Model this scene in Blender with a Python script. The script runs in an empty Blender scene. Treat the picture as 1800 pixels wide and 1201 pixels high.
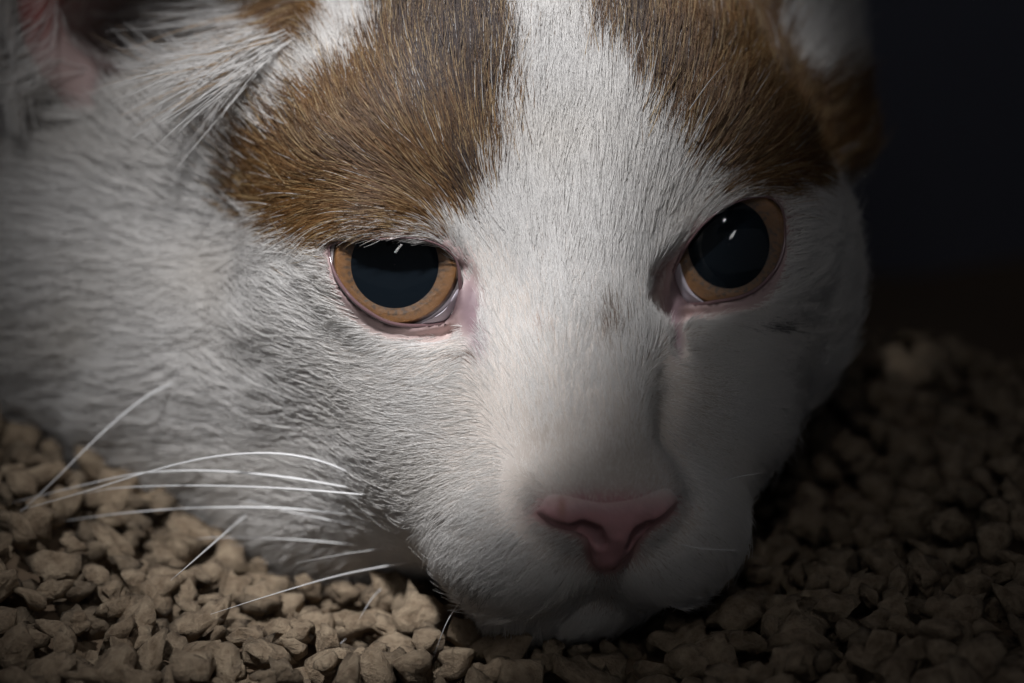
import bpy, math, random
import numpy as np
from mathutils import Vector, Matrix, kdtree

rng = np.random.default_rng(7)
random.seed(7)
MM = 0.001
FUR = True

# ------------------------------------------------------------------ camera
# Working frame: millimetres, x right, y up, z towards the lens, origin at the
# focus distance on the optical axis.  The camera looks 22 degrees down.
DIST, PXMM, PITCH = 420.0, 14.0, math.radians(22)
CX, CY = 900.0, 600.5
cR = np.array([1.0, 0.0, 0.0])
cU = np.array([0.0, math.sin(PITCH), math.cos(PITCH)])
cF = np.array([0.0, math.cos(PITCH), -math.sin(PITCH)])
W0 = np.array([0.0, 0.0, 0.0355])           # world place of the working origin (m)
BASIS = np.stack([cR, cU, -cF], 1)

def world(p):
    return (np.asarray(p, float) @ BASIS.T) * MM + W0

def pix(p):
    s = DIST / (DIST - p[..., 2])
    return np.stack([CX + p[..., 0] * s * PXMM, CY - p[..., 1] * s * PXMM], -1)

def at(px, py, z):
    s = (DIST - z) / DIST
    return np.array([(px - CX) / PXMM * s, (CY - py) / PXMM * s, z])

scene = bpy.context.scene
col = scene.collection
cam = bpy.data.cameras.new('camera')
cam_o = bpy.data.objects.new('camera', cam)
col.objects.link(cam_o)
cam_o.matrix_world = Matrix([[*BASIS[i], world((0, 0, DIST))[i]] for i in range(3)] + [[0, 0, 0, 1]])
cam.sensor_width = 36.0
cam.lens = 36.0 * DIST / (1800 / PXMM)
cam.clip_start, cam.clip_end = 0.01, 20
cam.dof.use_dof = True
cam.dof.focus_distance = (DIST + 3) * MM
cam.dof.aperture_fstop = 10.0
cam.dof.aperture_blades = 8
scene.camera = cam_o

# ------------------------------------------------------------------ light
world_ = bpy.data.worlds.new('World')
scene.world = world_
world_.use_nodes = True
world_.node_tree.nodes['Background'].inputs[0].default_value = (0.88, 0.92, 1.0, 1)
world_.node_tree.nodes['Background'].inputs[1].default_value = 0.065
scene.view_settings.view_transform = 'Standard'
scene.view_settings.look = 'None'
scene.view_settings.exposure = 0
scene.view_settings.gamma = 1
scene.view_settings.use_curve_mapping = False

def aim(o, src, dst, roll=0):
    d = Vector(world(dst) - world(src))
    o.location = Vector(world(src))
    q = d.to_track_quat('-Z', 'Y')
    o.rotation_euler = (q.to_matrix() @ Matrix.Rotation(roll, 3, 'Z')).to_euler()

def spot(name, src, dst, power, cone, radius, color, blend=1.0):
    l = bpy.data.lights.new(name, 'SPOT')
    l.energy, l.spot_size, l.spot_blend = power, math.radians(cone), blend
    l.shadow_soft_size, l.color = radius, color
    o = bpy.data.objects.new(name, l)
    col.objects.link(o)
    aim(o, src, dst)
    return o

def area(name, src, dst, power, sx, sy, color, roll=0, spread=180):
    l = bpy.data.lights.new(name, 'AREA')
    l.shape, l.size, l.size_y, l.energy, l.color = 'RECTANGLE', sx, sy, power, color
    l.spread = math.radians(spread)
    o = bpy.data.objects.new(name, l)
    col.objects.link(o)
    aim(o, src, dst, roll)
    return o

KEY = np.array([-85.0, 325.0, 325.0])
spot('key_lamp', KEY, at(830, 430, -10), 13.0, 18.5, 0.017, (0.97, 0.98, 1.0))
area('strip_lamp', (10, 112, 280), at(700, 460, -10), .0045, .018, .09, (1.0, 0.98, 0.97), math.radians(-40), 45)

# ------------------------------------------------------------------ helpers
def tag(o, label=None, cat=None, group=None, kind=None):
    for k, v in (('label', label), ('category', cat), ('group', group), ('kind', kind)):
        if v:
            o[k] = v
    return o

def adopt(o, parent):
    o.parent = parent
    o.matrix_parent_inverse = Matrix.Translation(-parent.location)

def mesh_obj(name, v, f, mat=None, parent=None, smooth=True, cam_space=True, colors=None):
    me = bpy.data.meshes.new(name)
    v = world(v) if cam_space else np.asarray(v, float)
    if isinstance(f, np.ndarray):
        n, k = f.shape
        me.vertices.add(len(v))
        me.vertices.foreach_set('co', v.astype(np.float32).ravel())
        me.loops.add(n * k)
        me.loops.foreach_set('vertex_index', f.astype(np.int32).ravel())
        me.polygons.add(n)
        me.polygons.foreach_set('loop_start', np.arange(0, n * k, k, dtype=np.int32))
        me.update(calc_edges=True)
        me.validate()
    else:
        me.from_pydata([tuple(x) for x in v], [], f)
    if smooth:
        me.polygons.foreach_set('use_smooth', np.ones(len(me.polygons), bool))
    if colors is not None:
        a = me.attributes.new('Col', 'FLOAT_COLOR', 'POINT')
        c = np.ones((len(v), 4), np.float32)
        c[:, :3] = colors
        a.data.foreach_set('color', c.ravel())
    o = bpy.data.objects.new(name, me)
    col.objects.link(o)
    if mat:
        me.materials.append(mat)
    if parent:
        adopt(o, parent)
    return o

def surface_nets(fn, lo, hi, step):
    ax = [np.arange(lo[i], hi[i] + step, step) for i in range(3)]
    n = [len(a) for a in ax]
    m = 4                                                # coarse pass, then only the band near the surface
    cx = [np.arange(lo[i], hi[i] + step * (m + 1), step * m) for i in range(3)]
    X, Y, Z = np.meshgrid(*cx, indexing='ij')
    C = fn(np.stack([X.ravel(), Y.ravel(), Z.ravel()], 1)).reshape(X.shape)
    ii = np.meshgrid(*[np.minimum((np.arange(k) + m // 2) // m, len(c) - 1) for k, c in zip(n, cx)], indexing='ij')
    F = C[ii[0], ii[1], ii[2]].astype(np.float32)
    B = np.argwhere(np.abs(F) < step * m * 1.6)
    q = np.stack([ax[k][B[:, k]] for k in range(3)], 1)
    F[B[:, 0], B[:, 1], B[:, 2]] = np.concatenate([fn(x) for x in np.array_split(q, max(1, len(q) // 300000))])
    S = F < 0
    c = [S[a:n[0] - 1 + a, b:n[1] - 1 + b, d:n[2] - 1 + d] for a in (0, 1) for b in (0, 1) for d in (0, 1)]
    tot = sum(x.astype(np.int8) for x in c)
    I = np.argwhere((tot > 0) & (tot < 8))
    idx = -np.ones([k - 1 for k in n], np.int64)
    idx[I[:, 0], I[:, 1], I[:, 2]] = np.arange(len(I))
    acc = np.zeros((len(I), 3)); cnt = np.zeros(len(I))
    offs = [(a, b, d) for a in (0, 1) for b in (0, 1) for d in (0, 1)]
    for k in range(3):
        for o in offs:
            if o[k]:
                continue
            A = I + o
            B = A.copy(); B[:, k] += 1
            fa = F[A[:, 0], A[:, 1], A[:, 2]]; fb = F[B[:, 0], B[:, 1], B[:, 2]]
            m = (fa < 0) != (fb < 0)
            t = np.where(m, fa / np.where(m, fa - fb, 1), 0)
            p = A.astype(float); p[:, k] += t
            acc[m] += p[m]; cnt[m] += 1
    V = np.array(lo) + acc / cnt[:, None] * step
    quads = []
    for k in range(3):
        u, w = (k + 1) % 3, (k + 2) % 3
        sl0 = [slice(1, None)] * 3; sl0[k] = slice(0, n[k] - 1)
        A = np.argwhere(np.diff(S.astype(np.int8), axis=k) != 0)
        ok = (A[:, u] > 0) & (A[:, w] > 0) & (A[:, u] < n[u] - 1) & (A[:, w] < n[w] - 1)
        A = A[ok]
        flip = S[A[:, 0], A[:, 1], A[:, 2]]
        def cell(du, dw):
            B = A.copy(); B[:, u] += du; B[:, w] += dw
            return idx[B[:, 0], B[:, 1], B[:, 2]]
        q = np.stack([cell(-1, -1), cell(0, -1), cell(0, 0), cell(-1, 0)], 1)
        q[~flip] = q[~flip][:, ::-1]
        quads.append(q)
    Q = np.concatenate(quads)
    Q = Q[(Q >= 0).all(1)]
    return V, Q

def grad(fn, q, e=0.15):
    g = np.stack([fn(q + d) - fn(q - d) for d in np.eye(3) * e], 1)
    return g / np.maximum(np.linalg.norm(g, axis=1, keepdims=True), 1e-9)

def smin(a, b, k):
    h = np.clip(0.5 + 0.5 * (b - a) / k, 0, 1)
    return b + (a - b) * h - k * h * (1 - h)

def smax(a, b, k):
    return -smin(-a, -b, k)

def ell(q, c, r, R=None):
    p = q - np.asarray(c, float)
    if R is not None:
        p = p @ R
    r = np.asarray(r, float)
    k0 = np.linalg.norm(p / r, axis=1)
    k1 = np.linalg.norm(p / (r * r), axis=1) + 1e-9
    return k0 * (k0 - 1.0) / k1

def cone(q, a, b, ra, rb):
    a, b = np.asarray(a, float), np.asarray(b, float)
    ab = b - a
    t = np.clip(((q - a) @ ab) / (ab @ ab), 0, 1)
    return np.linalg.norm(q - a - t[:, None] * ab, axis=1) - (ra + (rb - ra) * t)

def poly_sd(p, poly):
    """signed distance (negative inside) of 2D points to a polygon, in pixels"""
    poly = np.asarray(poly, float)
    d = np.full(len(p), 1e18); ins = np.zeros(len(p), bool)
    for i in range(len(poly)):
        a, b = poly[i], poly[i - 1]
        e = b - a; w = p - a
        t = np.clip((w @ e) / (e @ e + 1e-12), 0, 1)
        r = w - t[:, None] * e
        d = np.minimum(d, (r * r).sum(1))
        c = (a[1] > p[:, 1]) != (b[1] > p[:, 1])
        with np.errstate(divide='ignore', invalid='ignore'):
            ins ^= c & (p[:, 0] < e[0] * (p[:, 1] - a[1]) / (e[1] if e[1] != 0 else 1e-9) + a[0])
    d = np.sqrt(d)
    return np.where(ins, -d, d)

def vnoise(q, scale, seed=0):
    """smooth value noise of 3D (or 2D) points, 0..1"""
    q = np.asarray(q, float) / scale + 1000.0
    i = np.floor(q).astype(np.int64); f = q - i
    f = f * f * (3 - 2 * f)
    def h(ii):
        x = np.zeros(len(ii), np.uint64)
        for k in range(ii.shape[1]):
            x = (x ^ (ii[:, k].astype(np.uint64) + np.uint64(seed * 7919 + k * 104729))) * np.uint64(0x9E3779B97F4A7C15)
            x ^= x >> np.uint64(29)
        return (x >> np.uint64(11)).astype(float) / 2 ** 53
    D = q.shape[1]; out = np.zeros(len(q))
    for c in range(2 ** D):
        o = np.array([(c >> k) & 1 for k in range(D)])
        w = np.prod(np.where(o, f, 1 - f), 1)
        out += w * h(i + o)
    return out

def mat(name, base=(0.5, 0.5, 0.5), rough=0.6, attr=False, **kw):
    m = bpy.data.materials.new(name)
    m.use_nodes = True
    nt = m.node_tree
    b = nt.nodes['Principled BSDF']
    b.inputs['Base Color'].default_value = (*base, 1)
    b.inputs['Roughness'].default_value = rough
    for k, v in kw.items():
        b.inputs[k.replace('_', ' ')].default_value = v
    if attr:
        a = nt.nodes.new('ShaderNodeAttribute'); a.attribute_name = 'Col'
        nt.links.new(a.outputs['Color'], b.inputs['Base Color'])
    return m

def add_bump(m, scale, strength, dist=0.0002, detail=4, vary=0.0):
    nt = m.node_tree; b = nt.nodes['Principled BSDF']
    tc = nt.nodes.new('ShaderNodeTexCoord')
    n = nt.nodes.new('ShaderNodeTexNoise')
    n.inputs['Scale'].default_value = scale; n.inputs['Detail'].default_value = detail
    nt.links.new(tc.outputs['Object'], n.inputs['Vector'])
    bp = nt.nodes.new('ShaderNodeBump')
    bp.inputs['Strength'].default_value = strength; bp.inputs['Distance'].default_value = dist
    nt.links.new(n.outputs['Fac'], bp.inputs['Height'])
    nt.links.new(bp.outputs['Normal'], b.inputs['Normal'])
    return n

# ------------------------------------------------------------------ the cat's head as one solid
yaw, pit, rol = math.radians(10), math.radians(12), math.radians(2.5)
hf = np.array([math.sin(yaw) * math.cos(pit), -math.sin(pit), math.cos(yaw) * math.cos(pit)])
hr = np.array([math.cos(yaw), 0, -math.sin(yaw)])
hu = np.cross(hf, hr)
hr, hu = hr * math.cos(rol) + hu * math.sin(rol), hu * math.cos(rol) - hr * math.sin(rol)
HB = np.stack([hr, hu, hf], 1)                 # head axes as columns
EYE_R = 11.0
EYE = [at(697, 461, -11.5), at(1288, 436, -19.5)]
HM = 0.5 * (EYE[0] + EYE[1])

def H(x, y, z):
    return HM + HB @ np.array([x, y, z], float)

LID = [np.array([(579, 434), (590, 428), (606, 424), (625, 422), (655, 421), (685, 420), (712, 418), (740, 421), (765, 428), (785, 439), (800, 455),
                 (807, 475), (809, 500), (810, 520), (807, 540), (798, 554), (785, 564), (770, 569), (750, 572), (725, 573), (700, 571),
                 (675, 564), (650, 550), (625, 531), (607, 511), (595, 494), (586, 475), (580, 452)], float),
       np.array([(1180, 500), (1184, 478), (1195, 452), (1207, 432), (1225, 407), (1245, 387), (1270, 367), (1295, 355), (1320, 348), (1342, 346),
                 (1360, 350), (1372, 362), (1378, 382), (1380, 412), (1377, 440), (1368, 465), (1353, 487), (1335, 505), (1315, 517), (1295, 524),
                 (1275, 528), (1255, 531), (1240, 534), (1220, 535), (1200, 537), (1186, 538), (1179, 525)], float)]

CORNEA_R, RIM = 9.6, 8.1
ZR = math.sqrt(EYE_R ** 2 - RIM ** 2); ZB = math.sqrt(CORNEA_R ** 2 - RIM ** 2)
GAZE = [(np.array([0, 0, DIST]) - e) / np.linalg.norm(np.array([0, 0, DIST]) - e) for e in EYE]

def eye_sdf(q, k):
    return np.minimum(np.linalg.norm(q - EYE[k], axis=1) - EYE_R, np.linalg.norm(q - EYE[k] - GAZE[k] * (ZR - ZB), axis=1) - CORNEA_R)

def head_base(q):
    E = lambda c, r: ell(q, H(*c), r, HB)
    f = E((0, 5, -29), (37.5, 33, 40))                       # skull
    f = smin(f, E((0, 22, -18), (24, 16, 24)), 14)         # forehead
    f = smin(f, cone(q, H(0, 10, -1), H(0, -24.5, 22.5), 10.5, 6.8), 7)   # bridge of the nose
    for s in (-1, 1):
        f = smin(f, E((s * 18, 12.5, -4), (13, 7.5, 9)), 8)          # brow
        f = smin(f, E((s * 22.5, -11, -17), (19, 18, 22)), 12)         # cheek
        f = smin(f, E((s * 15, -25, -2), (12.5, 12, 16)), 9)         # full side of the mouth
        f = smin(f, E((s * 9.0, -32.5, 14), (11.5, 10.5, 13)), 6)      # whisker pad
        f = smin(f, E((s * 27, -2, -8), (11, 13, 12)), 8)            # outer corner of the eye
        f = smin(f, E((s * 16, -15, 4.5), (10, 10, 9)), 11)            # under the eye
    f = smin(f, E((-3, -25, -8), (22, 20, 24)), 9)          # jaw
    f = smin(f, E((-2, -43, 7), (12, 6.0, 10)), 5)            # chin
    f = smin(f, E((0, -26, 24.4), (8.8, 5.5, 6)), 4)         # nose end
    f = smax(f, -cone(q, H(0, -33, 30), H(0, -41, 26), 0.8, 1.1), 1.8)      # groove of the upper lip
    for s in (-1, 1):
        f = smax(f, -cone(q, H(0, -41.5, 26), H(s * 16, -43, 12), 0.7, 0.9), 2.0)   # mouth line
    return f

zc, nos = 0.0, None
NECK = [(at(760, 520, -68), at(250, 410, -74), 35, 32), (at(250, 410, -74), at(-420, 270, -120), 32, 50)]

def head_sdf(q):
    f = head_base(q)
    for a, b, ra, rb in NECK:
        f = smin(f, cone(q, a, b, ra, rb), 18)
    f = smin(f, cone(q, at(515, 700, -51), at(600, 830, -42), 22, 15.5), 18)      # ruff under the cheek
    f = smin(f, cone(q, at(1385, -60, -54), at(1430, 240, -55), 7.5, 6.5), 14)       # root of the far ear
    # the ear: a cup laid out to the side
    f = smin(f, cone(q, at(570, 180, -27), at(300, 215, -48), 11, 10), 12)           # its root over the temple
    f = smin(f, ell(q, at(310, -90, -50), (29, 27, 20)), 8)
    f = smax(f, -ell(q, at(275, 10, -34), (14.5, 9.5, 24)), 2.5)
    f = smax(f, -cone(q, at(235, 90, -36), at(205, 150, -42), 5, 2.2), 2.5)
    f = smin(f, cone(q, at(45, -60, -33), at(85, 110, -37), 2.6, 2.6), 3)     # outer rim
    f = smin(f, cone(q, at(85, 110, -37), at(155, 175, -40), 2.8, 2.8), 3)     # fold at its foot
    f = smin(f, cone(q, at(300, 125, -36), at(600, 108, -18), 1.0, 2.2), 4)         # lower rim
    for k, (e, poly) in enumerate(zip(EYE, LID)):
        near = (np.abs(q - e).max(1) < 22)
        if not near.any():
            continue
        qn = q[near]; fn = f[near]
        d = eye_sdf(qn, k) + EYE_R
        pq = pix(qn); sd = poly_sd(pq, poly) / PXMM
        fn = smin(fn, d - (EYE_R + 0.8), 2.5)
        front = e[2] - 1.0 - qn[:, 2]
        ic = ((834, 535), (1170, 515))[k]
        inner = (1.0, .45)[k] * np.exp(-((pq[:, 0] - ic[0]) / 30) ** 2 - ((pq[:, 1] - ic[1]) / 45) ** 2)
        low = np.clip(.5 - (qn[:, 1] - e[1]) / 8, 0, 1)
        fn = smax(fn, -np.maximum(np.maximum(sd - .3 - 1.0 * low - 1.6 * inner - .9 * low * (1 - inner) * np.clip(d - EYE_R - .9, 0, 1.1), front), EYE_R + 0.9 - d), 1.4)
        fn = smax(fn, -np.maximum(sd, front), 0.5)
        f[near] = fn
    f = smin(f, ell(q, at(829, 552, -6.6), (2.0, 4.2, 2.6)), 2.0)
    f = smin(f, ell(q, at(1180, 530, -14.5), (1.6, 3.5, 2.4)), 2.0)
    near = np.abs(q - at(1068, 930, zc)).max(1) < 16
    if nos and near.any():
        f[near] = smax(f[near], -(nostril_sdf(q[near]) - .1), .5)
    # furrow running down from each inner corner
    for pts in (((806, 480, -4), (832, 540, -1), (842, 600, 0), (850, 650, 3)), ((1182, 500, -10), (1180, 550, -8), (1190, 610, -6))):
        for u, v in zip(pts[:-1], pts[1:]):
            f = smax(f, -cone(q, at(*u), at(*v), 0.5, 0.5), 1.6)
    return f

def trace(px, py, fn=head_sdf, z0=60.0, n=90):
    px, py = np.atleast_1d(np.asarray(px, float)), np.atleast_1d(np.asarray(py, float))
    d = np.stack([(px - CX) / PXMM / DIST, (CY - py) / PXMM / DIST, -np.ones_like(px)], 1)
    L = np.linalg.norm(d, axis=1, keepdims=True); d /= L
    p = np.stack([at(a, b, z0) for a, b in zip(px, py)])
    for _ in range(n):
        p = p + d * np.clip(fn(p), -2, 8)[:, None] * 0.8
    return p

NOSE = np.array([(938, 902), (948, 886), (960, 850), (1030, 826), (1080, 826), (1130, 828), (1180, 840), (1197, 874), (1194, 888), (1172, 909), (1154, 922), (1140, 931), (1124, 950), (1106, 980),
                 (1080, 1003), (1056, 1003), (1040, 990), (1034, 968), (1030, 948), (1012, 936), (998, 932), (972, 923), (946, 908)], float)
LEATHER = np.where((NOSE[:, 1] < 872)[:, None], np.stack([NOSE[:, 0], np.maximum(NOSE[:, 1] + 34, 872)], 1), NOSE)     # bare skin; short hair creeps over its top
zc = float(trace(1068, 905, head_base)[0][2])
def nose_body(q):
    f = ell(q, H(0, -26.8, 26.0), (9.0, 5.2, 5.1), HB)
    for s in (-1, 1):
        f = smin(f, ell(q, H(s * 5.9, -28.0, 25.4), (3.6, 3.0, 4.6), HB), 2.0)
    f = smin(f, cone(q, H(.8, -29, 28.0), H(.2, -34.3, 26.2), 3.3, 2.4), 2.0)
    return f
NOSTRIL = [[(1052, 952), (1044, 940), (1024, 931), (1000, 931), (974, 922), (946, 906)], [(1116, 956), (1124, 942), (1138, 933), (1154, 924), (1172, 910), (1192, 889)]]
NR = [1.2, 1.45, 1.25, .65, .35, .2]
nos = []
for pts in NOSTRIL:
    z = trace(*np.array(pts).T, lambda q: np.minimum(nose_body(q), head_base(q)))[:, 2]
    nos.append([at(x, y, zz - .3) for (x, y), zz in zip(pts, z)])
def nostril_sdf(q):
    return np.min([cone(q, P[i], P[i + 1], NR[i], NR[i + 1]) for P in nos for i in range(5)], 0)
def nose_sdf(q):
    f = nose_body(q)
    f = smax(f, -(head_base(q) + 3.0), .3)
    f = smax(f, poly_sd(pix(q), NOSE) / PXMM, 1.2)
    f = smax(f, -nostril_sdf(q), .6)
    return smax(f, -cone(q, at(1066, 965, zc + 2.2), at(1066, 1010, zc + .5), .25, .35), .8)

cat = bpy.data.objects.new('cat', None)
col.objects.link(cat)
cat.location = Vector(world(H(0, -40, -20)) * np.array([1, 1, 0]))
tag(cat, 'white and ginger cat with wide amber eyes resting its head on the litter', 'cat')

# colour of the coat, by place on the head (rough outline of each patch, then hair by hair)
ORANGE = [np.array([(372, 295), (395, 228), (465, 170), (540, 125), (618, 85), (645, 30), (655, -80), (900, -80), (905, 20), (915, 90), (915, 150), (885, 225),
                    (862, 290), (848, 342), (805, 375), (750, 402), (650, 412), (590, 424), (540, 440), (510, 432), (440, 380), (380, 335)], float),
          np.array([(1000, -80), (1030, 10), (1065, 60), (1110, 120), (1160, 200), (1200, 250), (1235, 290), (1290, 328), (1350, 345), (1440, 335), (1560, 330),
                    (1560, 120), (1450, 110), (1405, 50), (1400, -80)], float),
          np.array([(385, -80), (395, 40), (430, 85), (500, 95), (545, 70), (560, 20), (555, -80)], float)]
DARK = [np.array([(655, -80), (660, 30), (690, 120), (750, 230), (790, 170), (850, 240), (905, 170), (915, 60), (900, -80)], float),
        np.array([(1000, -80), (1035, 10), (1075, 60), (1130, 110), (1165, 160), (1160, 60), (1120, -80)], float),
        np.array([(800, 230), (850, 250), (860, 290), (835, 335), (800, 320)], float)]
EARBARE = np.array([(25, -90), (40, 60), (90, 140), (135, 205), (205, 190), (235, 140), (300, 105), (420, 85), (400, -90)], float)

def patch(p, polys, soft, seed):
    """probability of lying in one of the patches, with ragged borders"""
    v = np.zeros(len(p))
    n = (vnoise(p, 34, seed) - 0.5) * 34 + (vnoise(p, 9, seed + 1) - 0.5) * 18
    for poly in polys:
        v = np.maximum(v, 1 / (1 + np.exp((poly_sd(p, poly) + n) / soft)))
    return v

WHITE_C, GINGER_C, BROWN_C = np.array([.80, .775, .75]), np.array([.20, .097, .026]), np.array([.075, .04, .02])

def skin_colour(q):
    p = pix(q)
    c = np.tile([.50, .44, .395], (len(q), 1))
    o = patch(p, ORANGE, 7, 3)[:, None]; d = patch(p, DARK, 16, 5)[:, None] * o
    c = c * (1 - o) + np.array([.26, .14, .06]) * o
    c = c * (1 - d) + np.array([.07, .04, .022]) * d
    def blend(mask, colour):
        nonlocal c
        mask = np.clip(mask, 0, 1)[:, None]
        c = c * (1 - mask) + np.asarray(colour) * mask
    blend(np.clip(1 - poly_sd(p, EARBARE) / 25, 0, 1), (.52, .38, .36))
    blend(1.4 * np.exp(-((p[:, 0] - 270) / 120) ** 2 - ((p[:, 1] - 60) / 75) ** 2), (.07, .04, .04))  # shade in the hollow of the ear, darkened into the skin colour
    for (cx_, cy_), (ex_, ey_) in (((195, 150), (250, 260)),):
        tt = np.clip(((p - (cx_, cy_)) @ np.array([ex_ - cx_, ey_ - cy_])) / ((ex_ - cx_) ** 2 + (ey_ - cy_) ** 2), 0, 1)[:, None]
        blend(1.2 * np.exp(-((p - (cx_, cy_) - tt * np.array([ex_ - cx_, ey_ - cy_])) ** 2).sum(1) / 28 ** 2), (.08, .05, .05))  # shadow between ear and cheek, painted as a dark streak on the skin
    for cx_, cy_, r in ((60, 30, 40), (85, -10, 40)):
        blend(np.exp(-((p - (cx_, cy_)) ** 2).sum(1) / r ** 2), (.34, .11, .10))
    for k, poly in enumerate(LID):
        sd = poly_sd(p, poly) / PXMM
        blend(np.where(np.abs(q[:, 2] - EYE[k][2]) < 25, 1.5 - sd / 2.0, 0), (.50, .36, .35))
        blend(np.where(np.abs(q[:, 2] - EYE[k][2]) < 25, 1.0 - sd / 0.35, 0), (.10, .06, .06))
    for cx_, cy_, rx, ry in ((828, 545, 22, 55), (842, 600, 14, 30), (1184, 545, 16, 40), (1190, 600, 12, 30)):
        blend(1.3 * np.exp(-((p[:, 0] - cx_) / rx) ** 2 - ((p[:, 1] - cy_) / ry) ** 2), (.24, .165, .18))
    blend(np.exp(-np.maximum(poly_sd(p, LEATHER), 0) / 11), (.50, .28, .28))
    blend(1 - (nostril_sdf(q) - .1) / .5, (.05, .02, .02))
    return c

skin_m = mat('skin', rough=0.5, attr=True, Specular_IOR_Level=0.35)
add_bump(skin_m, 900, 0.25, 0.0002)
V, Q = surface_nets(head_sdf, (-100, -52, -150), (58, 66, 40), 0.65)
for _ in range(2):
    V = V - grad(head_sdf, V) * head_sdf(V)[:, None] * 0.7
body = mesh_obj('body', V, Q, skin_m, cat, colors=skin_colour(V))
print('body', len(V))

# ------------------------------------------------------------------ eyes
def lathe(profile, n=64):
    v, f = [], []
    for r, z in profile:
        for k in range(n):
            a = 2 * math.pi * k / n
            v.append((r * math.cos(a), r * math.sin(a), z))
    for j in range(len(profile) - 1):
        for k in range(n):
            f.append((j * n + k, j * n + (k + 1) % n, (j + 1) * n + (k + 1) % n, (j + 1) * n + k))
    return np.array(v, float), f

def clear_coat(name, ior):
    m = bpy.data.materials.new(name); m.use_nodes = True
    nt = m.node_tree; nt.nodes.clear()
    o = nt.nodes.new('ShaderNodeOutputMaterial'); mx = nt.nodes.new('ShaderNodeMixShader')
    t = nt.nodes.new('ShaderNodeBsdfTransparent'); g = nt.nodes.new('ShaderNodeBsdfGlossy')
    fr = nt.nodes.new('ShaderNodeFresnel'); ge = nt.nodes.new('ShaderNodeNewGeometry'); mr = nt.nodes.new('ShaderNodeMapRange')
    mr.inputs['To Min'].default_value, mr.inputs['To Max'].default_value = ior, 1 / ior    # thin film: the same from both sides
    nt.links.new(ge.outputs['Backfacing'], mr.inputs['Value']); nt.links.new(mr.outputs[0], fr.inputs['IOR'])
    g.inputs['Roughness'].default_value = 0.03
    nt.links.new(fr.outputs[0], mx.inputs[0]); nt.links.new(t.outputs[0], mx.inputs[1])
    nt.links.new(g.outputs[0], mx.inputs[2]); nt.links.new(mx.outputs[0], o.inputs[0])
    return m

sclera_m = mat('sclera', (.55, .5, .5), 0.25)
pupil_m = mat('pupil', (.006, .009, .0125), 1.0, Specular_IOR_Level=0.0)  # blue-grey instead of black: hazy corneal reflection put into the base colour
iris_m = mat('iris', rough=0.5, attr=True)
add_bump(iris_m, 1500, 0.35, 0.0002)
cornea_m = clear_coat('cornea', 1.40)
lid_m = mat('eyelid_margin', (.17, .10, .105), 0.12, Specular_IOR_Level=0.7)
haw_m = mat('third_eyelid', (.50, .45, .50), 0.22, Subsurface_Weight=0.1)
haw_m.node_tree.nodes['Principled BSDF'].inputs['Subsurface Radius'].default_value = (.001, .0005, .0005)

def look_basis(e, tgt):
    w = tgt - e; w /= np.linalg.norm(w)
    u = np.cross([0, 1, 0], w); u /= np.linalg.norm(u)
    return np.stack([u, np.cross(w, u), w], 1)

def on_globe(px, py, k, h):
    """first hit of the pixels' rays with the eye, raised by h"""
    return trace(px, py, lambda q: eye_sdf(q, k) - h, n=60)

def smooth_closed(P, n):
    P = np.asarray(P, float)
    L = np.linalg.norm(np.roll(P, -1, 0) - P, axis=1)
    t = np.concatenate([[0], np.cumsum(L)])
    out = []
    for s in np.linspace(0, t[-1], n, endpoint=False):
        i = min(np.searchsorted(t, s, 'right') - 1, len(P) - 1); u = (s - t[i]) / L[i]
        a, b, c, d = P[i - 1], P[i], P[(i + 1) % len(P)], P[(i + 2) % len(P)]
        out.append(0.5 * (2 * b + (c - a) * u + (2 * a - 5 * b + 4 * c - d) * u * u + (3 * b - a - 3 * c + d) * u ** 3))
    return np.array(out)

def tube(P, R, closed=False, sides=8):
    P = np.asarray(P, float); n = len(P)
    R = np.broadcast_to(R, (n,))
    T = (np.roll(P, -1, 0) - np.roll(P, 1, 0)) if closed else np.gradient(P, axis=0)
    T /= np.linalg.norm(T, axis=1, keepdims=True)
    ref = np.array([0.13, 0.2, 0.97])
    u = np.cross(T, ref); u /= np.linalg.norm(u, axis=1, keepdims=True); w = np.cross(T, u)
    v = []
    for k in range(sides):
        a = 2 * math.pi * k / sides
        v.append(P + (u * math.cos(a) + w * math.sin(a)) * R[:, None])
    v = np.stack(v, 1).reshape(-1, 3); f = []
    for i in range(n if closed else n - 1):
        j = (i + 1) % n
        for k in range(sides):
            f.append((i * sides + k, i * sides + (k + 1) % sides, j * sides + (k + 1) % sides, j * sides + k))
    if not closed:
        f.append(tuple(range(sides - 1, -1, -1))); f.append(tuple((n - 1) * sides + k for k in range(sides)))
    return v, f

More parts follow.
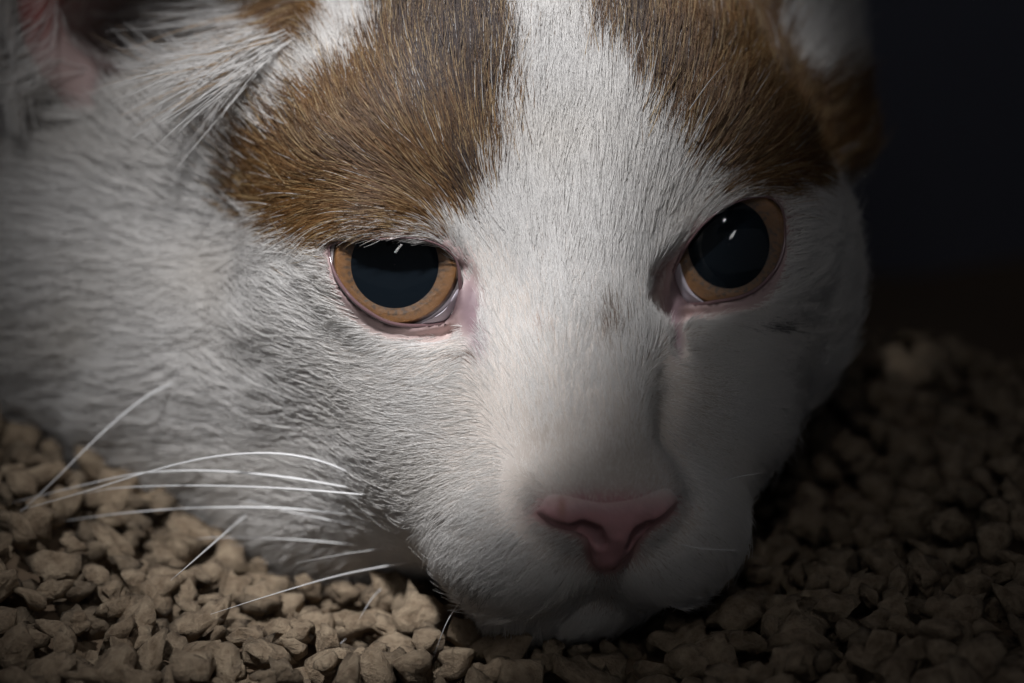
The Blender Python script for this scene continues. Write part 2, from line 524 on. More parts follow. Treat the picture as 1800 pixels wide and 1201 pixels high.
HAW = [[(812, 508), (814, 530), (808, 548), (798, 560), (785, 568), (768, 573), (748, 576), (730, 574), (745, 568), (765, 556), (782, 543), (795, 527), (803, 510)],
       [(1194, 462), (1200, 480), (1208, 500), (1220, 517), (1236, 530), (1244, 538), (1215, 541), (1185, 543), (1174, 530), (1176, 500), (1184, 474)]]
PUPIL = [(694, 465, 5.55, 5.55), (1281, 430, 5.25, 5.7)]
for k, e in enumerate(EYE):
    G = look_basis(e, np.array([0, 0, DIST]))
    a0 = math.asin(RIM / EYE_R)
    prof = [(EYE_R * math.sin(a), EYE_R * math.cos(a)) for a in np.linspace(a0, math.pi - 0.02, 24)]
    v, f = lathe(prof)
    eye = mesh_obj('eye', v @ G.T + e, f, sclera_m, cat)
    # iris: a shallow bowl of fibres, darker towards the pupil and at the limbus
    zr = EYE_R * math.cos(a0)
    prof = [(r, zr - .1 + .75 * min(1, (RIM - r) / .6) - .1 * max(0, 6 - r)) for r in np.linspace(RIM, 5.0, 40)]
    v, f = lathe(prof, 220)
    px, py, prx, pry = PUPIL[k]
    off = (at(px, py, e[2] + 8) - at(*pix(e + G[:, 2] * 8), e[2] + 8))[:2]
    r0 = np.hypot(v[:, 0], v[:, 1]); th = np.arctan2(v[:, 1], v[:, 0])
    w = np.clip((RIM - r0) / (RIM - 5.0), 0, 1)[:, None]
    inner = np.stack([off[0] + prx * np.cos(th), off[1] + pry * np.sin(th)], 1)
    outer = np.stack([RIM * np.cos(th), RIM * np.sin(th)], 1)
    v[:, :2] = outer * (1 - w) + inner * w
    w = w[:, 0]
    fib = vnoise(np.stack([th * 26, r0 * 1.2], 1), 1.0, 11 + k) * .6 + vnoise(np.stack([th * 60, r0 * 2.5], 1), 1.0, 15 + k) * .4
    speck = vnoise(np.stack([v[:, 0], v[:, 1]], 1), .35, 21 + k)
    amber, brown = np.array([.20, .086, .022]), np.array([.075, .045, .026])
    mixv = np.clip(0.75 * (w ** 1.8) * (0.3 + 1.1 * fib) + 0.7 * np.clip((speck - .58) * 6, 0, 1) * np.clip(w * 2 - .5, 0, 1), 0, 1)[:, None]
    cc = amber * (0.75 + .5 * fib)[:, None] * (1 - mixv) + brown * mixv
    limb = np.clip(1.6 - w / 0.10, 0, 1)[:, None]
    cc = cc * (1 - .92 * limb) + np.array([.02, .013, .011]) * .92 * limb
    mesh_obj('iris', v @ G.T + e, f, iris_m, eye, colors=cc)
    pv, pf = lathe([(max(r, .01), zr + .45) for r in np.linspace(1, 0, 8)], 48)
    pv[:, 0] = off[0] + pv[:, 0] * (prx + .2); pv[:, 1] = off[1] + pv[:, 1] * (pry + .2)
    mesh_obj('pupil', pv @ G.T + e, pf, pupil_m, eye)
    am = math.asin(min(1, RIM / CORNEA_R))
    prof = [(max(CORNEA_R * math.sin(a), .001), 0) for a in (0,)]
    zb = CORNEA_R * math.cos(am)
    prof = [(max(CORNEA_R * math.sin(a), .001), CORNEA_R * math.cos(a) - zb + zr + 0.02) for a in np.linspace(am, 0, 28)]
    v, f = lathe(prof, 96)
    mesh_obj('cornea', v @ G.T + e, f, cornea_m, eye)
    # lid margin: wet dark edge resting on the globe
    sc_ = smooth_closed(LID[k], 150)
    P = on_globe(sc_[:, 0], sc_[:, 1], k, .45)
    upper = np.clip((sc_[:, 1].mean() - sc_[:, 1]) / 40, 0, 1)
    v, f = tube(P, 0.27 - .14 * upper, True)
    mesh_obj('eyelid', v, f, lid_m, cat)
    # third eyelid in the inner corner
    hp = smooth_closed(HAW[k], 60); hc = hp.mean(0)
    v, f = [], []
    rings = 6
    for j in range(rings):
        s_ = 1 - j / (rings - 1) * .98
        v.append(on_globe(hc[0] + (hp[:, 0] - hc[0]) * s_, hc[1] + (hp[:, 1] - hc[1]) * s_, k, .1 + .35 * min(1, j / 2)))
    for j in range(rings - 1):
        for i in range(60):
            f.append((j * 60 + i, j * 60 + (i + 1) % 60, (j + 1) * 60 + (i + 1) % 60, (j + 1) * 60 + i))
    mesh_obj('third_eyelid', np.concatenate(v), f, haw_m, eye)

# ------------------------------------------------------------------ nose leather
lo = at(900, 1040, zc) - np.array([0, 0, 15]); hi = at(1235, 820, zc) + np.array([0, 0, 6])
nv, nq = surface_nets(nose_sdf, lo, hi, 0.28)
for _ in range(2):
    nv = nv - grad(nose_sdf, nv, .05) * nose_sdf(nv)[:, None] * .6
nose_m = mat('nose_leather', rough=0.42, attr=True, Specular_IOR_Level=0.4, Subsurface_Weight=0.15)
nose_m.node_tree.nodes['Principled BSDF'].inputs['Subsurface Radius'].default_value = (.0012, .0005, .0004)
add_bump(nose_m, 1700, 0.35, 0.0002, 2)
np_ = pix(nv)
nc = np.tile([.45, .235, .245], (len(nv), 1)) * (0.85 + .3 * vnoise(nv, 1.2, 31))[:, None]
t = np.clip((905 - np_[:, 1]) / 40, 0, 1)[:, None]
nc = nc * (1 - t) + np.array([.62, .46, .44]) * t
t = np.clip((878 - np_[:, 1]) / 25, 0, 1)[:, None]
nc = nc * (1 - t) + np.array([.66, .60, .57]) * t
rust = np.exp(-((np_[:, 0] - 988) / 8) ** 2 - ((np_[:, 1] - 888) / 22) ** 2)[:, None] * .6
nc = nc * (1 - rust) + np.array([.32, .13, .08]) * rust
m_ = np.clip(1 - (nostril_sdf(nv) + .25) / .4, 0, 1)[:, None] * .8
nc = nc * (1 - m_) + np.array([.06, .025, .025]) * m_
mesh_obj('nose', nv, nq, nose_m, cat, colors=nc)

# ------------------------------------------------------------------ whiskers
whisk_m = mat('whisker', (.85, .84, .84), 0.3, Transmission_Weight=0.0, Specular_IOR_Level=0.6)
WHISK = [  # path in the picture from the root, depth offset of the tip (mm), thickness
    ([(640, 842), (560, 810), (475, 797), (370, 804), (260, 830), (150, 864), (35, 897)], -8, .17),
    ([(640, 862), (500, 839), (370, 828), (250, 832), (150, 852), (20, 884)], -14, .18),
    ([(665, 872), (500, 859), (350, 854), (220, 857), (140, 868)], -16, .15),
    ([(640, 908), (500, 894), (350, 893), (220, 902), (110, 916)], -10, .17),
    ([(660, 932), (560, 911), (470, 890), (370, 858)], -16, .13),
    ([(680, 965), (540, 950), (400, 945), (330, 948)], -8, .13),
    ([(735, 985), (600, 1011), (480, 1045), (370, 1080)], 18, .13),
    ([(775, 1017), (700, 1055), (640, 1095), (570, 1158)], 24, .11),
    ([(330, 664), (270, 690), (215, 730), (155, 785), (90, 850), (20, 915)], 8, .15),
    ([(445, 896), (395, 938), (330, 995), (300, 1020)], 38, .16),
    ([(705, 1008), (660, 1045), (630, 1090)], 16, .10),
    ([(815, 1048), (785, 1095), (760, 1160)], 25, .08),
    ([(770, 1060), (750, 1085), (735, 1115)], 20, .07),
    ([(690, 962), (600, 975), (520, 990)], 4, .06),
    ([(1200, 210), (1222, 178), (1248, 142), (1276, 110)], 6, .09),
    ([(1215, 258), (1228, 232), (1246, 204), (1266, 172)], 6, .10),
    ([(1262, 846), (1300, 838), (1342, 831)], 4, .10),
    ([(1185, 955), (1240, 965), (1310, 968)], 4, .09),
]
def spline(P, n):
    P = np.asarray(P, float); Pe = np.vstack([2 * P[0] - P[1], P, 2 * P[-1] - P[-2]])
    out = []
    for s_ in np.linspace(0, len(P) - 1 - 1e-6, n):
        i = int(s_); u = s_ - i; a, b, c, d = Pe[i:i + 4]
        out.append(0.5 * (2 * b + (c - a) * u + (2 * a - 5 * b + 4 * c - d) * u * u + (3 * b - a - 3 * c + d) * u ** 3))
    return np.array(out)
for pts, dz, th in WHISK:
    root = trace(*pts[0])[0]
    S_ = spline(pts, 28)
    t = np.linspace(0, 1, 28)
    z = root[2] - 1.8 + (2.8 + dz) * t ** 1.2 + 1.5 * np.sin(t * math.pi)
    zmin = trace(S_[:, 0], S_[:, 1])[:, 2] + 2.2 * np.clip(t * 3, 0, 1) - 1.8 * (1 - np.clip(t * 6, 0, 1))       # never inside the coat
    z = np.maximum(z, np.where(zmin > root[2] - 40, zmin, -999))
    P = np.array([at(x, y, zz) for (x, y), zz in zip(S_, z)])
    v, f = tube(P, th * (1 - .88 * t ** 1.5) * np.clip(.55 + t * 3, 0, 1), sides=6)
    mesh_obj('whisker', v, f, whisk_m, cat)

# ------------------------------------------------------------------ coat
# groom guides: place in the picture, lie of the hair (dy down), length mm, lift
GUIDE = np.array([
    (1066, 850, 0, -1, .8, .35), (1000, 850, -.3, -.95, .9, .35), (1130, 840, .3, -.95, .9, .35), (1060, 760, 0, -1, 1.5, .3), (1050, 650, 0, -1, 2.2, .28),
    (1045, 540, 0, -1, 3.0, .25), (1040, 430, 0, -1, 4.2, .25), (1030, 300, 0, -1, 5.5, .25), (1000, 180, -.05, -1, 6.5, .3), (985, 60, -.08, -1, 7.5, .3), (980, -60, -.1, -1, 8, .3),
    (1110, 420, .1, -1, 4.2, .25), (1150, 300, .2, -.98, 5.5, .25), (1130, 180, .08, -1, 6.5, .3), (1110, 40, .05, -1, 7.5, .3),
    (900, 420, -.15, -1, 4.0, .25), (880, 300, -.1, -1, 5.5, .28), (880, 160, .05, -1, 7, .3), (860, 30, .05, -1, 8, .3),
    (850, 400, -.35, -.93, 3.5, .25), (865, 480, -.3, -.95, 2.6, .25), (880, 560, -.3, -.95, 2.2, .25), (870, 640, -.45, -.9, 2.0, .25), (900, 720, -.3, -.95, 1.8, .25), (930, 800, -.35, -.93, 1.4, .3),
    (790, 360, -.55, -.8, 5, .28), (780, 250, -.3, -.95, 6.5, .3), (740, 120, -.2, -.98, 7.5, .32), (740, 0, -.05, -1, 8, .32),
    (690, 300, -.7, -.7, 6.5, .3), (620, 200, -.45, -.9, 7, .32), (560, 260, -.75, -.65, 7, .3), (500, 320, -.9, -.4, 7.5, .3), (620, 350, -.9, -.35, 6, .28), (470, 250, -.85, -.5, 8, .32),
    (740, 400, -.98, -.1, 4, .25), (660, 405, -1, .12, 4.2, .25), (580, 410, -.98, .22, 4.5, .25), (510, 400, -1, 0, 6, .28), (430, 350, -.98, -.2, 8, .3),
    (540, 480, -.97, -.2, 4, .22), (560, 560, -1, -.1, 3.5, .22), (630, 600, -1, -.05, 2.8, .22), (720, 620, -.95, .12, 2.4, .22), (800, 625, -.7, .3, 2.0, .25),
    (460, 600, -1, 0, 6.5, .25), (600, 700, -1, 0, 4, .22), (740, 700, -1, 0, 2.8, .22), (820, 740, -.95, 0, 2.2, .22), (860, 820, -.9, .15, 2.0, .25), (920, 880, -.8, .4, 1.7, .28),
    (500, 750, -1, .08, 7, .28), (620, 800, -1, .1, 4.5, .25), (740, 850, -.96, .2, 3, .25), (840, 900, -.9, .4, 2.6, .28), (700, 930, -.95, .3, 4, .28), (780, 980, -.8, .6, 3.6, .3),
    (900, 980, -.75, .65, 2.8, .3), (960, 960, -.75, .6, 2.2, .3), (860, 1040, -.5, .85, 3.8, .3), (980, 1020, -.45, .9, 3, .3), (1040, 1030, -.1, 1, 3, .3), (940, 1090, -.25, .97, 4.5, .3),
    (1110, 1020, .3, .95, 3, .3), (1180, 960, .7, .7, 3, .3), (1230, 860, .9, .4, 3, .28), (1200, 760, .85, .3, 2.6, .25), (1210, 680, .9, .1, 2.6, .25), (1300, 640, 1, -.05, 4.5, .25), (1260, 580, .95, .1, 3, .22),
    (1380, 600, 1, -.1, 6, .28), (1350, 720, .9, .35, 6, .28), (1430, 480, 1, -.25, 6, .28), (1480, 380, 1, -.3, 7, .28),
    (1200, 340, .45, -.9, 4.5, .25), (1240, 350, .75, -.65, 4.5, .25), (1320, 335, 1, -.15, 4.5, .25), (1400, 335, 1, -.05, 6, .28), (1280, 290, .75, -.65, 6, .28), (1360, 260, .85, -.5, 7, .3),
    (1230, 240, .45, -.9, 6.5, .3), (1300, 160, .6, -.8, 7.5, .32), (1200, 100, .25, -.97, 7.5, .32), (1420, 160, .75, -.65, 8, .32), (1350, 30, .5, -.85, 8, .32), (1460, 60, .6, -.8, 8, .32), (1180, 430, .25, -.95, 3, .22), (1165, 520, .1, -1, 2.2, .22),
    (350, 180, -.85, -.5, 9, .3), (280, 230, -.85, -.45, 10, .3), (520, 150, -.75, -.6, 6, .3), (590, 120, -.5, -.85, 6, .3), (470, 50, -.8, .6, 9, .4), (420, 90, -.85, .5, 11, .4), (600, 20, -.1, -1, 6, .3), (520, 20, -.5, .6, 6, .35),
    (280, 118, -1, .1, 3, .2), (340, 112, -1, 0, 3, .2), (400, 110, -1, -.1, 3, .2), (460, 108, -.95, -.3, 3.5, .2), (530, 104, -.8, -.6, 4, .25), (300, 150, -.9, -.3, 6, .25), (380, 150, -.9, -.3, 6, .25), (460, 150, -.85, -.5, 6, .25),
    (520, 650, -1, 0, 4.5, .2), (570, 640, -1, -.02, 3.4, .2), (480, 550, -1, -.06, 5, .22), (440, 650, -1, .03, 6, .22), (440, 760, -1, .1, 7, .25), (560, 760, -1, .05, 4.5, .2), (520, 850, -1, .14, 6, .25), (600, 880, -1, .18, 5, .25), (650, 760, -1, .04, 3.4, .2), (680, 660, -1, .03, 2.7, .2),
    (330, 330, -.95, -.28, 9, .3), (250, 450, -1, -.1, 10, .3), (330, 560, -1, -.03, 9, .3), (150, 300, -.95, -.1, 10, .3), (120, 600, -1, .05, 11, .3), (250, 700, -1, .12, 11, .32), (400, 700, -1, .08, 9, .3), (50, 100, -.7, .3, 10, .3), (20, 500, -1, .1, 12, .3),
    (450, 850, -.85, .45, 10, .35), (550, 920, -.8, .6, 9, .35), (350, 850, -.9, .4, 11, .35), (100, 720, -.95, .3, 11, .32), (600, 980, -.6, .8, 8, .35),
], float)

def groom(p):
    d2 = ((p[:, None, :] - GUIDE[None, :, :2]) ** 2).sum(2) + 200.0
    w = d2 ** -2.0
    w /= w.sum(1, keepdims=True)
    r = w @ GUIDE[:, 2:]
    r[:, :2] /= np.maximum(np.linalg.norm(r[:, :2], axis=1, keepdims=True), 1e-6)
    return r

def frame_of(n):
    ex = np.array([1.0, 0, 0]) - n * n[:, :1]
    return ex

def hair_material(name):
    m = bpy.data.materials.new(name); m.use_nodes = True
    nt = m.node_tree; nt.nodes.clear()
    o = nt.nodes.new('ShaderNodeOutputMaterial')
    a = nt.nodes.new('ShaderNodeAttribute'); a.attribute_name = 'Col'
    df = nt.nodes.new('ShaderNodeBsdfDiffuse'); tl = nt.nodes.new('ShaderNodeBsdfTranslucent')
    hr_ = nt.nodes.new('ShaderNodeBsdfHair'); hr_.component = 'Reflection'
    hr_.inputs['RoughnessU'].default_value = .25; hr_.inputs['RoughnessV'].default_value = .6
    hr_.inputs['Color'].default_value = (.8, .85, .95, 1)
    m1 = nt.nodes.new('ShaderNodeMixShader'); m1.inputs[0].default_value = .35
    m2 = nt.nodes.new('ShaderNodeMixShader'); m2.inputs[0].default_value = .05
    for n_ in (df, tl):
        nt.links.new(a.outputs['Color'], n_.inputs['Color'])
    nt.links.new(df.outputs[0], m1.inputs[1]); nt.links.new(tl.outputs[0], m1.inputs[2])
    nt.links.new(m1.outputs[0], m2.inputs[1]); nt.links.new(hr_.outputs[0], m2.inputs[2])
    nt.links.new(m2.outputs[0], o.inputs[0])
    return m

def build_hair(name, pts, radius, colors, material, parent):
    """pts (n, k, 3) working frame, radius (n, k) mm, colors (n, k, 3)"""
    n, k, _ = pts.shape
    c = bpy.data.hair_curves.new(name)
    c.add_curves([k] * n)
    c.attributes['position'].data.foreach_set('vector', world(pts.reshape(-1, 3)).astype(np.float32).ravel())
    a = c.attributes.new('radius', 'FLOAT', 'POINT')
    a.data.foreach_set('value', (radius * MM).astype(np.float32).ravel())
    a = c.attributes.new('Col', 'FLOAT_COLOR', 'CURVE')
    cc = np.ones((n, 4), np.float32); cc[:, :3] = colors
    a.data.foreach_set('color', cc.ravel())
    o = bpy.data.objects.new(name, c)
    col.objects.link(o)
    c.materials.append(material)
    if parent:
        adopt(o, parent)
    return o

def fur_layer(n_try, K=6):
    triv = np.concatenate([Q[:, [0, 1, 2]], Q[:, [0, 2, 3]]])
    tri = V[triv]
    VN = grad(head_sdf, V, .6)
    nrm = np.cross(tri[:, 1] - tri[:, 0], tri[:, 2] - tri[:, 0])
    ar = np.linalg.norm(nrm, axis=1) / 2
    nu = nrm / np.maximum(ar * 2, 1e-9)[:, None]
    cen = tri.mean(1); p = pix(cen)
    view = np.array([0, 0, DIST]) - cen; view /= np.linalg.norm(view, axis=1, keepdims=True)
    facing = (nu * view).sum(1)
    inside = (p[:, 0] > -220) & (p[:, 0] < 1750) & (p[:, 1] > -220) & (p[:, 1] < 1300)
    wgt = ar * np.where(inside, 1, .12) * np.where(facing > -.35, 1, .15)
    wgt *= np.interp(cen[:, 2], [-110, -50, -28, -12], [.15, .45, .75, 1.0])
    pick = rng.choice(len(tri), n_try, p=wgt / wgt.sum())
    u, v = rng.random((2, n_try)); m = u + v > 1
    u[m], v[m] = 1 - u[m], 1 - v[m]
    T = tri[pick]
    root = T[:, 0] + u[:, None] * (T[:, 1] - T[:, 0]) + v[:, None] * (T[:, 2] - T[:, 0])
    p = pix(root)
    keep = np.ones(n_try, bool)
    sdn = poly_sd(p, LEATHER)
    keep &= ~((sdn < np.interp(p[:, 1], [876, 900], [-30, 0])) & (root[:, 2] > zc - 14))
    keep &= ~((sdn < 40) & (rng.random(n_try) < .35 * np.exp(-np.maximum(sdn, 0) / 14)))
    for k, poly in enumerate(LID):
        near = np.abs(root[:, 2] - EYE[k][2]) < 30
        sd = poly_sd(p, poly) / PXMM
        ang = np.arctan2(-(p[:, 1] - poly[:, 1].mean()), p[:, 0] - poly[:, 0].mean())
        lower = np.clip(.15 - np.sin(ang), 0, 1)
        marg = .05 + 1.5 * lower * (.8 + .5 * rng.random(n_try))
        keep &= ~(near & (sd < marg))
    for cx_, cy_, rx, ry in ((828, 548, 15, 48), (836, 600, 9, 22), (1186, 555, 13, 30)):
        keep &= ((p[:, 0] - cx_) / rx) ** 2 + ((p[:, 1] - cy_) / ry) ** 2 > .7 + .6 * rng.random(n_try)
    sde = poly_sd(p, EARBARE)
    keep &= ~((sde < 0) & (rng.random(n_try) > .02))
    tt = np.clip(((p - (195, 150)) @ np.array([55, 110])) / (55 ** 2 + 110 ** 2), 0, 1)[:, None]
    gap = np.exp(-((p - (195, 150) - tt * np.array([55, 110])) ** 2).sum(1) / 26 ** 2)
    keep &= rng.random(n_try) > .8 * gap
    root, p, pick = root[keep], p[keep], pick[keep]
    # smooth normals from the solid
    Tn = VN[triv[pick]]
    n = Tn[:, 0] + u[keep][:, None] * (Tn[:, 1] - Tn[:, 0]) + v[keep][:, None] * (Tn[:, 2] - Tn[:, 0])
    n /= np.linalg.norm(n, axis=1, keepdims=True)
    G = np.concatenate([groom(x) for x in np.array_split(p, 20)])
    ang = (vnoise(p, 60, 41) - .5) * .25 + (vnoise(p, 16, 43) - .5) * .18 + rng.normal(0, .16, len(p))
    dx = G[:, 0] * np.cos(ang) - G[:, 1] * np.sin(ang); dy = G[:, 0] * np.sin(ang) + G[:, 1] * np.cos(ang)
    d = np.stack([dx, -dy, np.zeros(len(p))], 1)
    d = d - n * (d * n).sum(1, keepdims=True)
    # where the surface turns away the lie of the hair follows it back
    d /= np.maximum(np.linalg.norm(d, axis=1, keepdims=True), 1e-6)
    L = G[:, 2] * (0.86 + .5 * rng.random(len(p)))
    near_eye = np.minimum(*[np.abs(poly_sd(p, poly)) for poly in LID])
    L *= np.clip(.6 + near_eye / 60, 0, 1)
    lift = G[:, 3] * (0.45 + .65 * rng.random(len(p)))
    stray = rng.random(len(p)) < .03
    L[stray] *= 1.3; lift[stray] *= 1.5
    t = np.linspace(0, 1, K)[None, :, None]
    side = np.cross(n, d)
    bend = rng.normal(0, .07, (len(p), 1, 1))
    P = root[:, None] - n[:, None] * .12 + L[:, None, None] * (d[:, None] * (t - .06 * t * t) + n[:, None] * lift[:, None, None] * (1.15 * t - .75 * t * t) + side[:, None] * bend * t * t)
    # clumps
    gi = rng.choice(len(root), len(root) // 26, replace=False)
    kd = kdtree.KDTree(len(gi))
    for j, g in enumerate(gi):
        kd.insert(root[g], j)
    kd.balance()
    near = np.array([kd.find(r)[1] for r in root])
    gP = P[gi][near]
    cs = (.10 + .34 * vnoise(p, 40, 47))[:, None, None] * np.clip(L / 5, .3, 1)[:, None, None] * rng.uniform(.4, 1, (len(p), 1, 1))
    rel = gP - gP[:, :1]
    tgt = gP * .85 + (root[:, None] + rel) * .15
    P = P + (tgt - P) * cs * t ** 1.4
    # never sink into the skin
    # colour
    pc = p; p = .45 * p + .55 * pix(P[:, -1])
    o = patch(p, ORANGE, 9, 3); dk = patch(p, DARK, 22, 5)
    r1, r2 = rng.random((2, len(p)))
    isO = r1 < o * .985; isD = isO & (r2 < dk * .95)
    c = WHITE_C * (0.9 + .14 * rng.random((len(p), 1)))
    warm = (vnoise(p, 120, 51) ** 2)[:, None] * .5
    c = c * (1 - warm) + c * np.array([1, .965, .91]) * warm
    gv = (0.62 + .75 * rng.random((len(p), 1)) ** 1.5)
    gvn = (.75 + .5 * vnoise(p, 26, 53))[:, None]
    c = np.where(isO[:, None], GINGER_C * gv * gvn, c)
    pale = isO & (rng.random(len(p)) < .2)
    c = np.where(pale[:, None], np.array([.47, .32, .15]) * (.8 + .3 * rng.random((len(p), 1))), c)
    c = np.where((isD & ~pale)[:, None], BROWN_C * (.6 + .8 * rng.random((len(p), 1))), c)
    p = pc
    # smudges, tear stains, and a shadow line behind the ear painted into the hair
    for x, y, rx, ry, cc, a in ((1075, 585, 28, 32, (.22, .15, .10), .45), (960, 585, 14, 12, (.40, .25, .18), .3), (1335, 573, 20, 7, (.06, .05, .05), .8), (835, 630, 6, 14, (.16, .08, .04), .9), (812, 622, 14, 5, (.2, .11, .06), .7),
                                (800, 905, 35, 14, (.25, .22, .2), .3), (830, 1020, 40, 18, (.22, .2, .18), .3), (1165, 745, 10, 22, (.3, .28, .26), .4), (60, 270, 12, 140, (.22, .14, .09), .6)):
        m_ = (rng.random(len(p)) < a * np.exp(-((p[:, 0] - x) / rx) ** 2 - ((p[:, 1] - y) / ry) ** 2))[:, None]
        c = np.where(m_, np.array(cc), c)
    far = np.interp(root[:, 2], [-70, -40, -15], [1.7, 1.35, 1.0])
    rad = (.038 * np.clip(L / 4, .62, 1.15) * far * rng.uniform(.8, 1.2, len(p)))[:, None] * (1 - .82 * t[:, :, 0] ** 1.6)
    return P, rad, c

hair_m = hair_material('fur')
if FUR:
    P, R_, C_ = fur_layer(480000)
    fur = build_hair('fur', P, R_, C_, hair_m, cat)
    print('hairs', len(P))
    # long hairs that fan out of the ear
    def ear_hair(n, r0, r1, dirs, ln, zlift):
        t0 = rng.random(n)
        p0 = np.array(r0) + (np.array(r1) - np.array(r0)) * t0[:, None] + rng.normal(0, 9, (n, 2))
        root = trace(p0[:, 0], p0[:, 1])
        d = np.stack([np.array([dirs[0][0] + (dirs[1][0] - dirs[0][0]) * a, -(dirs[0][1] + (dirs[1][1] - dirs[0][1]) * a), 0]) for a in t0]) + rng.normal(0, .13, (n, 3))
        d /= np.linalg.norm(d, axis=1, keepdims=True)
        L = ln * rng.uniform(.5, 1.15, n)
        t = np.linspace(0, 1, 10)[None, :, None]
        P = root[:, None] + L[:, None, None] * (d[:, None] * t + np.array([0, 0, 1]) * (zlift * rng.uniform(.4, 1.3, (n, 1, 1))) * (t - .4 * t * t) + rng.normal(0, .14, (n, 1, 3)) * t * t)
        rad = np.full((n, 1), .08) * rng.uniform(.7, 1.3, (n, 1)) * (1 - .85 * t[0, :, 0] ** 1.5)[None]
        c = np.where(rng.random((n, 1)) < .12, np.array([.5, .33, .18]), WHITE_C * rng.uniform(.8, 1, (n, 1)))
        return P, rad, c
    parts = [ear_hair(420, (360, 20), (480, 95), ((-1, .1), (-.75, .55)), 17, .6), ear_hair(320, (400, -30), (520, 60), ((-1, -.05), (-.8, .5)), 15, .65), ear_hair(160, (240, 130), (420, 120), ((-.8, -.5), (-.9, -.2)), 8, .3)]
    build_hair('ear_hair', *[np.concatenate([a[i] for a in parts]) for i in range(3)], hair_m, cat)

# ------------------------------------------------------------------ litter and box
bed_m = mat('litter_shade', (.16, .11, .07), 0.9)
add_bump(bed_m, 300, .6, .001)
nx, ny = 90, 90
gx, gy = np.meshgrid(np.linspace(-.30, .30, nx), np.linspace(-.12, .30, ny), indexing='ij')
def bed_h(x, y):
    h = -0.009 + .010 * np.clip((np.abs(x + .005) - .02) / .05, 0, 1)
    edge = .088 - .55 * np.maximum(x - .045, 0)                       # the heap ends here on the right
    h = h - np.where(x > .02, 1.0 * np.maximum(y - edge, 0), 0)
    return np.maximum(h, -.045) + .0025 * np.sin(x * 90 + 1) * np.sin(y * 70)
gz = bed_h(gx, gy)
bv = np.stack([gx, gy, gz], 2).reshape(-1, 3)
bi = np.arange(nx * ny).reshape(nx, ny)
bq = np.stack([bi[:-1, :-1], bi[1:, :-1], bi[1:, 1:], bi[:-1, 1:]], 2).reshape(-1, 4)
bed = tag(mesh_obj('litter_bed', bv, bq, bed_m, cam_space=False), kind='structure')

lit_m = mat('litter', (.46, .33, .21), .85)
nt = lit_m.node_tree; b_ = nt.nodes['Principled BSDF']
oi = nt.nodes.new('ShaderNodeObjectInfo'); tc = nt.nodes.new('ShaderNodeTexCoord'); ns = nt.nodes.new('ShaderNodeTexNoise')
ns.inputs['Scale'].default_value = 520; ns.inputs['Detail'].default_value = 8; ns.inputs['Roughness'].default_value = .65
rp = nt.nodes.new('ShaderNodeValToRGB')
rp.color_ramp.elements[0].position, rp.color_ramp.elements[0].color = .3, (.15, .10, .06, 1)
rp.color_ramp.elements[1].position, rp.color_ramp.elements[1].color = .7, (.39, .30, .205, 1)
geo = nt.nodes.new('ShaderNodeNewGeometry')
nt.links.new(geo.outputs['Position'], ns.inputs['Vector']); nt.links.new(ns.outputs['Fac'], rp.inputs['Fac'])
hs = nt.nodes.new('ShaderNodeHueSaturation'); mp = nt.nodes.new('ShaderNodeMapRange')
mp.inputs['To Min'].default_value, mp.inputs['To Max'].default_value = .65, 1.25
nt.links.new(geo.outputs['Random Per Island'], mp.inputs['Value']); nt.links.new(mp.outputs[0], hs.inputs['Value'])
nt.links.new(rp.outputs[0], hs.inputs['Color']); nt.links.new(hs.outputs[0], b_.inputs['Base Color'])
bp = nt.nodes.new('ShaderNodeBump'); bp.inputs['Strength'].default_value = 1.0; bp.inputs['Distance'].default_value = .0016
nt.links.new(ns.outputs['Fac'], bp.inputs['Height']); nt.links.new(bp.outputs[0], b_.inputs['Normal'])

import bmesh
proto = []
for k in range(12):
    bm = bmesh.new(); bmesh.ops.create_icosphere(bm, subdivisions=2, radius=1.0)
    co = np.array([v.co[:] for v in bm.verts])
    r = .72 + 1.15 * (vnoise(co, .8, 60 + k) - .5) + .5 * (vnoise(co, .35, 80 + k) - .5)
    co = co * r[:, None]
    for _ in range(5):                                 # broken faces
        nn = rng.normal(size=3); nn /= np.linalg.norm(nn); lim = rng.uniform(.42, .7)
        dd = co @ nn - lim; co = co - np.outer(np.maximum(dd, 0) * .9, nn)
    co *= np.array([1.15, .95, .62])
    fs = [tuple(v.index for v in f.verts) for f in bm.faces]; bm.free()
    me = bpy.data.meshes.new('litter_granule'); me.from_pydata([tuple(c) for c in co], [], fs); me.materials.append(lit_m)
    me.polygons.foreach_set('use_smooth', rng.random(len(fs)) < 2)
    proto.append((me, co, np.array(fs)))

def head_depth():
    xs, ys = np.meshgrid(np.arange(-100, 1950, 30), np.arange(-60, 1300, 30), indexing='ij')
    z = trace(xs.ravel(), ys.ravel(), n=50)[:, 2].reshape(xs.shape)
    return z
HD = head_depth()
cells = []
step = .0046
for ix in np.arange(-.17, .17, step):
    for iy in np.arange(-.075, .17, step):
        for layer in range(2):
            x, y = ix + rng.uniform(-.5, .5) * step, iy + rng.uniform(-.5, .5) * step
            s_ = .0024 + .0026 * rng.random() ** 1.6
            cells.append((x, y, float(bed_h(x, y)) + layer * .0034 + rng.uniform(0, .002), s_))
cells = np.array(cells)
wc = (cells[:, :3] - W0) / MM @ BASIS                     # back to the working frame
inside = head_sdf(wc) < 1.5
cells, wc = cells[~inside], wc[~inside]
pp = pix(wc)
infr = (pp[:, 0] > -40) & (pp[:, 0] < 1840) & (pp[:, 1] > 0) & (pp[:, 1] < 1240)
hi_ = np.clip(((pp[:, 0] + 100) / 30).round().astype(int), 0, HD.shape[0] - 1); hj = np.clip(((pp[:, 1] + 60) / 30).round().astype(int), 0, HD.shape[1] - 1)
vis = infr & (HD[hi_, hj] < wc[:, 2])
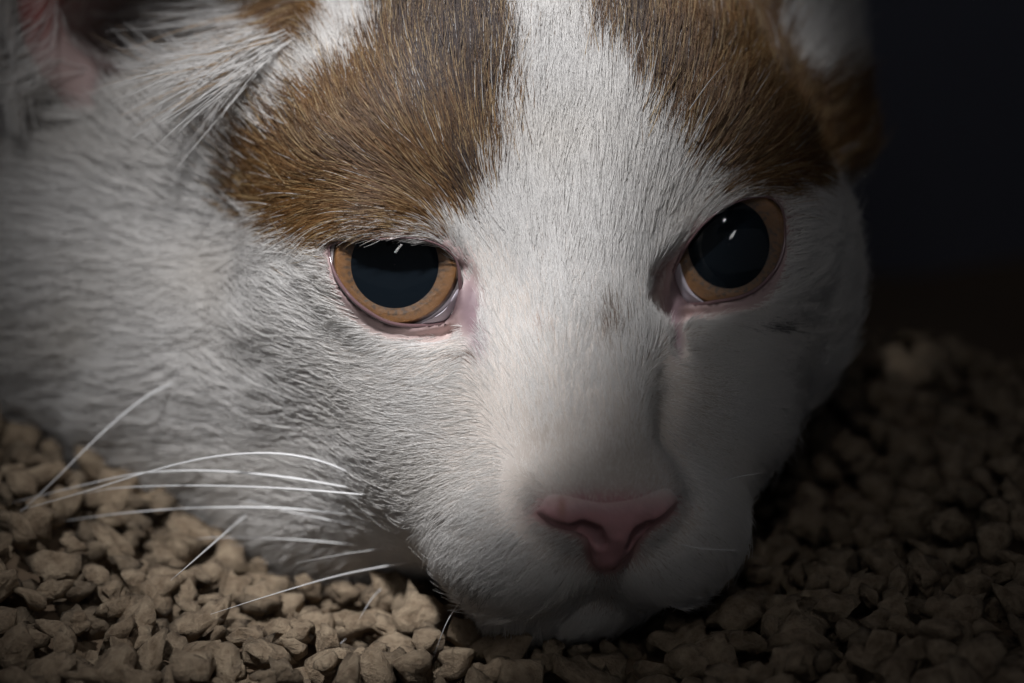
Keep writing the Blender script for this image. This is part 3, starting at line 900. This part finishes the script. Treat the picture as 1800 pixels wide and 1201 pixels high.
score = cells[:, 3] * DIST / (DIST - wc[:, 2]) + np.where(vis, 1, 0) + (cells[:, 2] - bed_h(cells[:, 0], cells[:, 1])) * .6
order = np.argsort(-score)
near300 = set(order[:300].tolist())
print('granules', len(cells), 'visible', vis.sum())
sv, sf, base = [], [], 0
for i, (x, y, z, s_) in enumerate(cells):
    me, co, fs = proto[rng.integers(12)]
    Rm = Matrix.Rotation(rng.uniform(0, 6.28), 3, 'Z') @ Matrix.Rotation(rng.uniform(-.9, .9), 3, 'X') @ Matrix.Rotation(rng.uniform(-.9, .9), 3, 'Y')
    if i in near300:
        o = bpy.data.objects.new('litter_granule', me); col.objects.link(o)
        o.matrix_world = Matrix.Translation((x, y, z)) @ Rm.to_4x4() @ Matrix.Scale(s_, 4)
        o.parent = bed
    else:
        sv.append(co @ np.array(Rm).T * s_ + np.array([x, y, z])); sf.append(fs + base); base += len(co)
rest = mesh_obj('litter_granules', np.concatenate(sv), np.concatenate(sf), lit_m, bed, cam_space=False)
tag(rest, kind='stuff')

box_m = mat('box_plastic', (.22, .225, .28), .6)
add_bump(box_m, 60, .2, .001)
def slab(name, x0, x1, y0, y1, z0, z1):
    v = [(x, y, z) for x in (x0, x1) for y in (y0, y1) for z in (z0, z1)]
    f = [(0, 1, 3, 2), (4, 6, 7, 5), (0, 4, 5, 1), (2, 3, 7, 6), (0, 2, 6, 4), (1, 5, 7, 3)]
    return tag(mesh_obj(name, v, f, box_m, cam_space=False, smooth=False), kind='structure')
# unseen plate added to keep the light off the far side of the face
edge_ = [KEY + .65 * (at(x, y, z) - KEY) for x, y, z in ((1480, -420, -60), (1425, -60, -30), (1350, 150, -20), (1215, 420, -12), (990, 680, 6), (825, 930, 6), (740, 1060, 4), (560, 1260, 10), (360, 1620, 20))]
edge_ = spline(edge_, 40)
rt = np.array([300.0, 50.0, 0])
m_ = len(edge_)
top_ = np.array([0, 1.2, 1.6])
lv = np.concatenate([edge_, edge_ + rt, edge_ + top_, edge_ + rt + top_])
lf = []
for i in range(m_ - 1):
    lf += [(i, i + 1, m_ + i + 1, m_ + i), (2 * m_ + i + 1, 2 * m_ + i, 3 * m_ + i, 3 * m_ + i + 1), (i + 1, i, 2 * m_ + i, 2 * m_ + i + 1), (m_ + i, m_ + i + 1, 3 * m_ + i + 1, 3 * m_ + i)]
lf += [(0, m_, 3 * m_, 2 * m_), (m_ - 1, 3 * m_ - 1, 4 * m_ - 1, 2 * m_ - 1)]
tag(mesh_obj('shade_plate', lv, lf, box_m, smooth=False), kind='structure')
slab('wall_back', -.31, .31, .24, .244, -.06, .35)
slab('wall_right', .20, .204, -.10, .239, -.06, .35)

scene.cycles.use_denoising = True
scene.cycles.max_bounces = 5
scene.cycles.adaptive_threshold = 0.02
scene.cycles.transparent_max_bounces = 16
